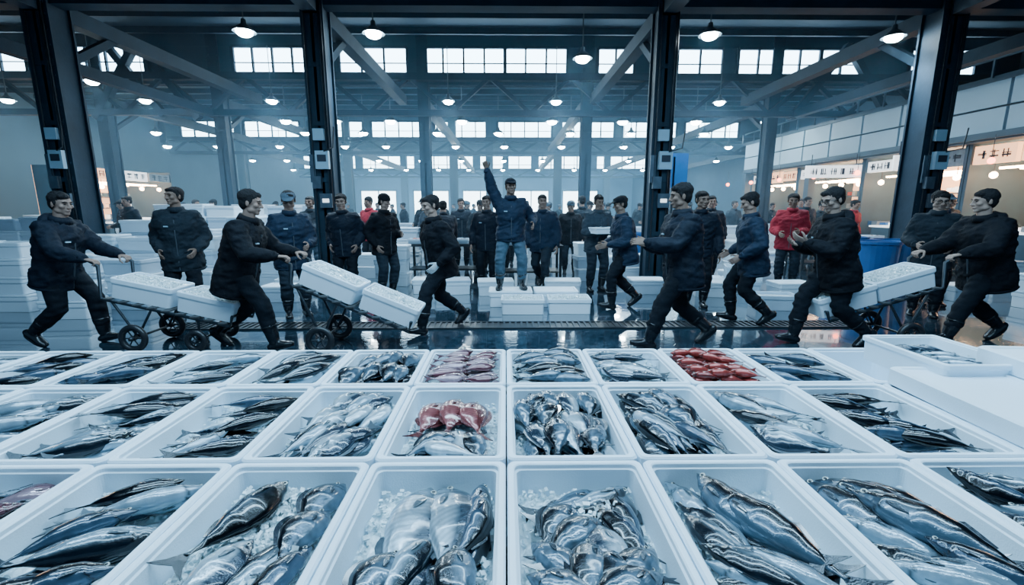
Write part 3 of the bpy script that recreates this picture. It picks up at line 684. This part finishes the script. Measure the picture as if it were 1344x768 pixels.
for x in (.07,.77): put('styrofoam_box',MBX,T(x,7.02,0,0))
for a in [(-1.35,8.1,1,1,1,4),(-.75,9.2,2,2,1,0),(-.95,8.0,1,1,1,10),(.95,8.6,2,1,1,0),(1.75,9.5,3,1,1,5),(1.0,7.9,1,1,1,-6),(2.5,8.0,1,1,1,0),(2.3,9.7,2,2,1,3),
  (3.55,7.7,1,1,1,-12),(4.05,6.7,1,1,1,-8),(3.9,8.1,2,2,1,-20),(-7.2,6.75,4,1,1,0),(-7.9,6.9,4,1,1,0),(-6.6,7.2,3,1,1,6),(-6.5,7.9,4,2,1,0),(-5.4,8.3,4,1,2,10),(-7.0,9.8,5,3,1,0),
  (-5.9,10.4,6,4,1,2),(-7.5,11.9,6,4,1,0),(-4.5,9.0,4,1,1,-5),(-4.4,11.5,5,3,1,0),(-9.8,9.3,5,3,1,0),(-10.5,8.6,4,1,1,4),(-3.0,9.9,2,1,1,0),(-1.6,12,4,2,1,0),(.3,13.6,4,3,1,0),(3.6,11.9,4,3,1,0),
  (5.8,10.6,3,2,1,0),(5.9,7.6,1,1,1,15),(7.2,7.3,1,2,1,5),(6.0,12.5,4,3,1,0),(-10,15.2,5,8,1,0),(8.7,9.8,2,1,1,0),(-3.6,14.6,5,4,1,0),(2.4,17.4,4,5,1,0),(-5.1,7.5,2,1,1,12),(-3.6,7.4,2,1,1,0),(4.85,7.6,1,1,1,0),(8.4,6.6,2,2,1,0),(-9.1,7.1,4,2,1,0),
  (-6.0,13.4,6,4,1,4),(-3.9,8.4,2,1,1,8),(6.3,7.2,1,1,1,-10),(-.2,15.5,4,3,1,0),(7.2,13.8,4,3,1,0),(-2.2,8.9,3,1,1,0),(3.3,9.9,3,1,1,0),(9.6,8.4,2,2,1,0),(-12.4,11.6,5,4,1,0),(-5.6,6.9,3,1,1,-6),(-6.1,8.7,5,3,1,0),(-9.2,11.2,5,2,1,0),(-6.0,6.3,2,1,1,5),(-5.0,9.6,5,2,1,0),(-.2,7.9,1,1,1,3),(1.4,8.9,2,1,1,-4),(4.3,9.0,2,2,1,6),(-2.6,10.6,4,2,1,0),(1.2,12.4,4,2,1,0)]:
    stack(*a)
def tub(x,y,r=.34,h=.92):
    mb=MB(); rg=[]
    for z,k in ((0,.82),(.02,.86),(h*.5,.93),(h-.05,1),(h-.05,1.07),(h,1.07),(h,.98),(.05,.82)): rg.append([(r*k*math.cos(2*math.pi*i/28),r*k*math.sin(2*math.pi*i/28),z) for i in range(28)])
    mb.add(loft(rg),0,smooth=False); mb.obj('blue_plastic_tub',[m_blue],M=T(x,y,0))
for x,y in TUBS: tub(x,y)
def table(x,y,w,mats,seed):
    mb=MB(); mb.add(box((0,0,.72),(w,.75,.05)),0)
    for sx in (-1,1):
        for sy in (-1,1): mb.add(box((sx*(w/2-.05),sy*.32,.35),(.05,.05,.70)),0)
    mb.add(box((0,0,.2),(w-.1,.6,.03)),0)
    rr=random.Random(seed)
    for i in range(int(w/.33)):
        cx=-w/2+.18+i*.33
        mb.add(openbox(.30,.42,.10,.015),1,M=T(cx,-.05,.745))
        for q in range(9): mb.add(ell((cx+rr.uniform(-.1,.1),-.05+rr.uniform(-.14,.14),.80+rr.uniform(0,.03)),(.05,.025,.022),8,6),2+(i+seed)%2,smooth=True)
    mb.obj('market_table',[m_metald,m_foam2,*mats],M=T(x,y,0))
m_pk=mat('prawn_goods',(.4,.12,.10),.4); m_dk=mat('dark_goods',(.04,.06,.08),.3)
for i,(x,y,w_) in enumerate(TB): table(x,y,w_,(m_pk,m_dk) if i%2==0 else (m_dk,m_pk),i)

# ------------------------------------------------------------ building
def column(x,y,w,h,m,name='steel_column'):
    mb=MB()
    mb.add(box((0,-w/2+.02,h/2),(w,.04,h))); mb.add(box((0,w/2-.02,h/2),(w,.04,h))); mb.add(box((0,0,h/2),(.05,w,h)))
    for s in (-1,1): mb.add(box((s*w*.36,0,h/2),(.03,w-.04,h)))
    mb.add(box((0,0,.03),(w+.2,w+.2,.06)))
    for z in np.arange(1.0,h,1.0): mb.add(box((0,-w/2-.006,z),(w*.8,.02,.08)))
    for s in (-1,1):
        for z in np.arange(.3,h,.25): mb.add(box((s*w*.38,-w/2-.004,z),(.03,.016,.03)))
    mb.obj(name,[m],M=T(x,y,0))
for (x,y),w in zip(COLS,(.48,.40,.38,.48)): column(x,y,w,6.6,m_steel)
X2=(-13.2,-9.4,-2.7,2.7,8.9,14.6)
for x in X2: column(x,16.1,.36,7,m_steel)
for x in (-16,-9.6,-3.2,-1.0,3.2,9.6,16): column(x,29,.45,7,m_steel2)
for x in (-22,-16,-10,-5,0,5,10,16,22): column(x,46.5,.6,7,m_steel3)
def fittings(x,y,w,seed):
    mb=MB(); yf=-w/2-.03
    mb.add(box((.05,yf-.05,2.35),(.24,.10,.32)),1); mb.add(box((-.08,yf-.04,1.95),(.16,.08,.22)),2); mb.add(box((.06,yf-.04,1.62),(.22,.06,.26)),2)
    mb.add(box((.0,yf-.03,2.8),(.2,.06,.2)),1); mb.add(box((-.16,yf-.01,2.2),(.1,.02,.5)),2); mb.add(box((.05,yf-.105,2.38),(.16,.01,.12)),3)
    mb.add(box((.06,yf-.075,1.62),(.12,.01,.07)),4)
    for dx in (-.13,.13,.17): mb.add(tube([(dx,yf-.01,.3),(dx,yf-.01,5.8)],[.014,.014],6),0)
    mb.add(tube([(.1,yf-.1,2.5),(.3,yf-.2,2.55),(.34,yf-.2,2.9)],[.012]*3,6),0)
    mb.obj('column_electrical_boxes',[m_metald,m_panel,m_metal,m_signd,m_signw],M=T(x,y,0))
for (x,y),w,s in zip(COLS,(.48,.40,.38,.48),(1,2,3,4)): fittings(x,y,w,s)
mb=MB()
mb.add(box((0,9,5.12),(40,.30,.26))); mb.add(box((0,9,5.95),(40,.24,.20)))
for i in range(27):
    x=-19.5+i*1.5; mb.add(bar((x,9,5.2),(x+.75,9,5.9),.10)); mb.add(bar((x+.75,9,5.9),(x+1.5,9,5.2),.10))
mb.obj('roof_truss',[m_steel])
for x,_ in COLS:
    mb=MB(); mb.add(box((x,12.4,4.98),(.26,7.4,.28))); mb.add(box((x,3.5,4.98),(.26,11,.28)))
    mb.add(bar((x,9.2,4.1),(x,10.4,4.9),.14))
    mb.obj('roof_beam',[m_steel])
for x in X2:
    mb=MB(); mb.add(box((x,22.5,4.9),(.26,13,.30))); mb.add(bar((x,16.2,4.0),(x,17.5,4.8),.12)); mb.obj('roof_beam',[m_steel])
for x in (-9.5,9.5):
    mb=MB(); mb.add(box((x,10,4.5),(.22,12,.24))); mb.obj('roof_beam',[m_steel])
mb=MB(); 
for a,b in (((-13.2,15.7,4.3),(-11.6,15.7,6.6)),((-11.6,15.7,6.6),(-9.9,15.7,4.3)),((-12.6,15.7,6.6),(-11.0,15.7,4.4)),((9.4,15.7,4.4),(11.0,15.7,6.6)),((11.0,15.7,6.6),(12.6,15.7,4.4))): mb.add(bar(a,b,.20))
mb.obj('diagonal_brace',[m_steel])
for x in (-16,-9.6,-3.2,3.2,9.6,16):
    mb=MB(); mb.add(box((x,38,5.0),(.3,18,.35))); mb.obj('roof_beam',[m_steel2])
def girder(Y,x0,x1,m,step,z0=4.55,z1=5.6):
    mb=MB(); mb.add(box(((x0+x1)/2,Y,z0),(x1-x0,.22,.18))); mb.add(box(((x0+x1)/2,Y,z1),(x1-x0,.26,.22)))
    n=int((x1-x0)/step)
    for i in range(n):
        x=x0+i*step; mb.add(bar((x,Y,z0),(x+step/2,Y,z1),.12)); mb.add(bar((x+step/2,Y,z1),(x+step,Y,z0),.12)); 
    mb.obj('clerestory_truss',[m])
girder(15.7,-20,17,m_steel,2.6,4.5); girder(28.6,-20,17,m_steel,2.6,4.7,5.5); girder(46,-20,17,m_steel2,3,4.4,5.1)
wn=[0]
def winband(Y,groups,z0,z1,pw,m,fr=.07):
    for a,b in groups:
        wn[0]+=1; mb=MB(); n=max(1,round((b-a)/pw)); w=(b-a)/n
        mb.add(box(((a+b)/2,Y+.05,(z0+z1)/2),(b-a,.02,z1-z0)),1)
        for i in range(n+1): mb.add(box((a+w*i,Y,(z0+z1)/2),(fr*(1.6 if i%4==0 else .8),.08,z1-z0)),0)
        for z in (z0,z1): mb.add(box(((a+b)/2,Y,z),(b-a,.1,fr*1.2)),0)
        mb.add(box(((a+b)/2,Y-.01,z0+(z1-z0)*.42),(b-a,.05,fr*.4)),0)
        mb.obj('window_%d'%wn[0],[m,m_win])
g1=[(-20,-17.6),(-17.0,-15.4),(-14.1,-11.6),(-8.8,-6.25),(-5.4,-3.2),(-2.7,2.0),(3.0,4.2),(4.9,7.1),(7.6,11.7),(13.3,15.5)]
winband(16,g1,5.74,6.58,.70,m_steel)
g2=[(x,x+3.3) for x in np.arange(-19.5,13,3.8)]
winband(29,g2,5.62,6.58,.8,m_steel,.08)
g3=[(x,x+5.2) for x in np.arange(-20,11,5.8)]
winband(47,g3,5.0,6.5,1.2,m_steel3,.12)
def fillwall(Y,groups,x0,x1,z0,z1,m,name):
    mb=MB(); xs=[x0]+[v for g in groups for v in g]+[x1]
    for i in range(0,len(xs),2):
        if xs[i+1]-xs[i]>.02: mb.add(box(((xs[i]+xs[i+1])/2,Y+.06,(z0+z1)/2),(xs[i+1]-xs[i],.1,z1-z0)))
    mb.add(box(((x0+x1)/2,Y+.06,z1+.3),(x1-x0,.12,.6))); mb.add(box(((x0+x1)/2,Y+.06,z0-.15),(x1-x0,.12,.3)))
    mb.obj(name,[m])
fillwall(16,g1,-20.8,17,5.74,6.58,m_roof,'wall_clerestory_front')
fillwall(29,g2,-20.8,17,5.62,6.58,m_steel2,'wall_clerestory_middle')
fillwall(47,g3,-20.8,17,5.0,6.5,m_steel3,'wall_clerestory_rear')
def slab(y0,z0,y1,z1,m,name,x=24,pur=1.3,pm=None):
    mb=MB(); mb.add(loft([[(-x,y0,z0),(x,y0,z0),(x,y0,z0+.1),(-x,y0,z0+.1)],[(-x,y1,z1),(x,y1,z1),(x,y1,z1+.1),(-x,y1,z1+.1)]]))
    n=int((y1-y0)/pur)
    for i in range(n):
        t=(i+.5)/n; mb.add(box((0,y0+(y1-y0)*t,z0+(z1-z0)*t-.1),(2*x,.08,.18)),1)
    mb.obj(name,[m,pm or m_steel])
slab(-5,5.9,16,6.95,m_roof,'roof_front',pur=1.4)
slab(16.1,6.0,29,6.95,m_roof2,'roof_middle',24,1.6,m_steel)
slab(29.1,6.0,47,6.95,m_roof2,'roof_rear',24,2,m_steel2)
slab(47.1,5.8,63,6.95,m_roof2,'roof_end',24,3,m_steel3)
m_haze=mat('wall_far_hazy',(.17,.37,.54),.9,na=.15,ns=.6)  # bright blue haze put into the end wall colour
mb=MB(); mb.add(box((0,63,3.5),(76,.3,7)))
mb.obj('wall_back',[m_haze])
for i,x in enumerate((-17,-10,-3.4,3.4,10)):
    mb=MB(); mb.add(box((x,62.8,1.8),(4.6,.05,3.6)),1)
    for q in (-2.35,0,2.35): mb.add(box((x+q,62.75,1.85),(.15,.1,3.7)),0)
    mb.add(box((x,62.75,3.7),(4.9,.12,.2)),0); mb.obj('door_%d'%(i+1),[m_steel3,m_win])
mb=MB(); mb.add(box((-21,30,3.5),(.3,66,7))); mb.obj('wall_left',[m_wall])
mb=MB(); mb.add(box((17.2,30,3.5),(.3,66,7))); mb.obj('wall_right',[m_wall])
mb=MB(); X=11.0
mb.add(box((X+1.5,14.6,3.05),(3.0,14,.12)),1); mb.add(box((X+.06,14.6,3.7),(.04,14,1.2)),2)
for i in range(10):
    y=8.3+i*1.4
    for j in range(2): mb.add(box((X,y+.0,3.40+j*.60),(.08,1.33,.55)),0)
mb.add(box((X,14.6,4.32),(.16,14.1,.12)),1); mb.add(box((X-.03,14.6,3.10),(.14,14.1,.14)),1)
mb.add(tube([(X-.1,7.6,4.75),(X-.1,21.6,4.75)],[.03,.03],8),1)
for i in range(15): mb.add(box((X-.1,7.8+i,4.55),(.04,.04,.42)),1)
for y in (8,12.5,17,21.5): mb.add(box((X+.1,y,1.5),(.25,.25,3.0)),1)
mb.obj('mezzanine_gallery',[m_panel,m_steel2,m_gap])
def glyphs(mb,ox,y,z,w,h,n,m,ax='X',rr=None):
    for i in range(n):
        cx=ox-w/2+w*(i+.5)/n; s=min(w/n*.7,h*.7)
        for k in range(5):
            if ax=='X':
                if rr.random()<.5: mb.add(box((cx,y,z+rr.uniform(-.4,.4)*s),(s,.01,s*.11)),m)
                else: mb.add(box((cx+rr.uniform(-.4,.4)*s,y,z),(s*.11,.01,s)),m)
            else:
                if rr.random()<.5: mb.add(box((y,cx,z+rr.uniform(-.4,.4)*s),(.01,s,s*.11)),m)
                else: mb.add(box((y,cx+rr.uniform(-.4,.4)*s,z),(.01,s*.11,s)),m)
def shop(x,y0,y1,sg,seed):
    rr=random.Random(seed); mb=MB(); L=y1-y0; cy=(y0+y1)/2; xb=x+sg*2.2
    mb.add(box((xb,cy,1.5),(.1,L,3)),4)
    for q in (y0,y1): mb.add(box((x+sg*1.1,q,1.5),(2.2,.08,3)),0)
    n=3 if L<4 else 4
    for i in range(n):
        c=y0+L*(i+.5)/n; mm=rr.choice((2,4,4,7)); mb.add(box((x+sg*.1,c,2.72),(.12,L/n-.12,rr.uniform(.3,.44))),mm); glyphs(mb,c,x+sg*.1-sg*.07,2.72,L/n-.25,.30,3,3,'Y',rr)
    for q in (.5,1.0,1.7): mb.add(box((x+sg*q,cy,2.42),(.08,L-.6,.05)),1)
    for i in range(4): mb.add(ell((x+sg*.25,y0+L*(i+.5)/4,2.25),(.08,.08,.08),10,6),1,smooth=True); mb.add(bar((x+sg*.25,y0+L*(i+.5)/4,2.3),(x+sg*.25,y0+L*(i+.5)/4,2.6),.012),3)
    mb.add(box((x+sg*.5,cy,.45),(.7,L-.8,.9)),0); mb.add(box((x+sg*.5,cy,.92),(.8,L-.7,.05)),2)
    for z in (1.0,1.45,1.9):
        mb.add(box((xb-sg*.25,cy,z),(.35,L-.4,.03)),0)
        for i in range(int(L/.25)): mb.add(box((xb-sg*.25,y0+.3+i*.24,z+.11),(.2,.15,rr.uniform(.1,.22))),rr.choice((0,2,4,5,7,7)))
    for i in range(int(L/.35)): mb.add(box((x+sg*.5,y0+.6+i*.33,1.0),(.4,.22,rr.uniform(.06,.16))),rr.choice((2,7,6,2)))
    mb.obj('shop_stall',[m_steel2,m_warm,m_signw,m_signd,m_warm2,m_signr,m_blue,m_goods])
for i,(a,b) in enumerate(((8.2,11.4),(11.5,14.7),(14.8,18.0),(18.1,21.4))): shop(11.3,a,b,1,10+i)
for i,(a,b) in enumerate(((10,12.4),(17.2,21))): shop(-14.8,a,b,-1,20+i)
for x,y,w in ((9.8,14.0,1.5),(9.9,11.2,1.1)):
    mb=MB(); rr=random.Random(int(x*7)); mb.add(box((0,0,2.55),(w,.06,.36)),0); glyphs(mb,0,-.04,2.55,w-.2,.30,5,1,'X',rr)
    for s in (-1,1): mb.add(bar((s*w*.4,0,2.7),(s*w*.4,0,3.05),.02),1)
    mb.obj('hanging_sign',[m_signw,m_signd],M=T(x,y,0,-12))
for i in range(7):
    mb=MB(); mb.add(ell((0,0,0),(.07,.07,.07),12,8),0,smooth=True); mb.add(bar((0,0,.06),(0,0,.55),.01),1); mb.obj('red_signal_lamp',[m_redl,m_metald],M=T(10.6-.1*i,10.2+i*1.8,2.50))
mb=MB(); mb.add(box((0,0,2.3),(.62,.05,.75)),0); mb.add(box((0,0,1.3),(.05,.05,2.6)),1); mb.obj('blue_notice_board',[m_blue,m_metald],M=T(3.75,10.5,0))

# ------------------------------------------------------------ pendant lamps
def lampmesh():
    mb=MB(); pr=[(.04,.20),(.05,.12),(.09,.09),(.17,.02),(.21,-.02),(.20,-.02),(.16,.015),(.08,.08)]
    mb.add(loft([[(r*math.cos(2*math.pi*i/24),r*math.sin(2*math.pi*i/24),z) for i in range(24)] for r,z in pr]),0,smooth=True)
    mb.add(ell((0,0,-.02),(.145,.145,.085),18,10),1,smooth=True)
    mb.add(tube([(0,0,.18),(0,0,1.5)],[.012,.012],6),0)
    return mb.mesh('pendant_lamp',[m_lampsh,m_lamp])
LM=lampmesh()
LP=[(-4.85,9.3,4.72),(-2.46,9.3,4.70),(3.85,9.3,4.70),(7.35,9.3,4.68),(1.6,10.2,4.55),(-10.3,12.3,4.6),(-6.9,14.4,4.6),(-1.7,14.4,4.6),(1.5,14.4,4.6),(6.4,14.4,4.6),(-10.6,14.4,4.6),(-14.6,14.4,4.6)]
for x in (-8,-6.2,-4.2,-1.6,1.7,4.3,7.0,9.6): LP.append((x,17.6,4.6))
for y in (21,25.5,33,41):
    for x in np.arange(-18,16,3.0): LP.append((x+R.uniform(-.5,.5),y,4.7))
for i,(x,y,z) in enumerate(LP):
    o=put('pendant_lamp',LM,T(x,y,z,0,1.0 if y<16 else 1.2))
    if i<12:
        l=bpy.data.lights.new('bulb_light','SPOT'); l.energy=560; l.spot_size=2.2; l.spot_blend=.6; l.shadow_soft_size=.15; l.color=(.60,.83,1)
        lo=bpy.data.objects.new('bulb_light',l); COL.objects.link(lo); lo.parent=o; lo.location=(0,0,-.14)

# ------------------------------------------------------------ haze in the hall
mh=bpy.data.materials.new('cold_haze'); mh.use_nodes=True; N=mh.node_tree.nodes; N.clear()
o_=N.new('ShaderNodeOutputMaterial'); vs=N.new('ShaderNodeVolumeScatter'); vs.inputs['Color'].default_value=(.36,.70,1,1); vs.inputs['Density'].default_value=.0105; vs.inputs['Anisotropy'].default_value=.3
mh.node_tree.links.new(vs.outputs[0],o_.inputs['Volume'])
mb=MB(); mb.add(box((-4.95,35.9,3.0),(31.7,53.4,5.9))); mb.obj('cold_haze',[mh])

# ------------------------------------------------------------ lights
def area(x,y,z,sx,sy,e,rx=0,ry=0,c=(.44,.75,1)):  # added area lights below the roof, no fixtures modelled, unseen by camera
    l=bpy.data.lights.new('added_overhead_light','AREA'); l.shape='RECTANGLE'; l.size=sx; l.size_y=sy; l.energy=e; l.color=c
    o=bpy.data.objects.new('added_overhead_light',l); COL.objects.link(o); o.location=(x,y,z); o.rotation_euler=(math.radians(rx),math.radians(ry),0)
for y,e in ((.9,230),(2.6,430),(4.4,330)): area(0,y,4.7,9,.25,e)
area(0,12.5,4.3,18,3,600)
area(0,23,4.3,24,6,1200)
area(0,38,4.4,30,10,2300)
area(0,55,4.6,32,8,2300)
w=bpy.data.worlds.new('sky'); scene.world=w; w.use_nodes=True
w.node_tree.nodes['Background'].inputs[0].default_value=(.24,.56,.95,1); w.node_tree.nodes['Background'].inputs[1].default_value=.36

# ------------------------------------------------------------ camera
cd=bpy.data.cameras.new('camera'); cd.sensor_width=36; cd.lens=16.07; cd.clip_end=200; cd.clip_start=.05
co=bpy.data.objects.new('camera',cd); COL.objects.link(co); co.location=(0,0,1.5)
co.rotation_euler=(math.radians(79.43),0,math.radians(-.76)); scene.camera=co
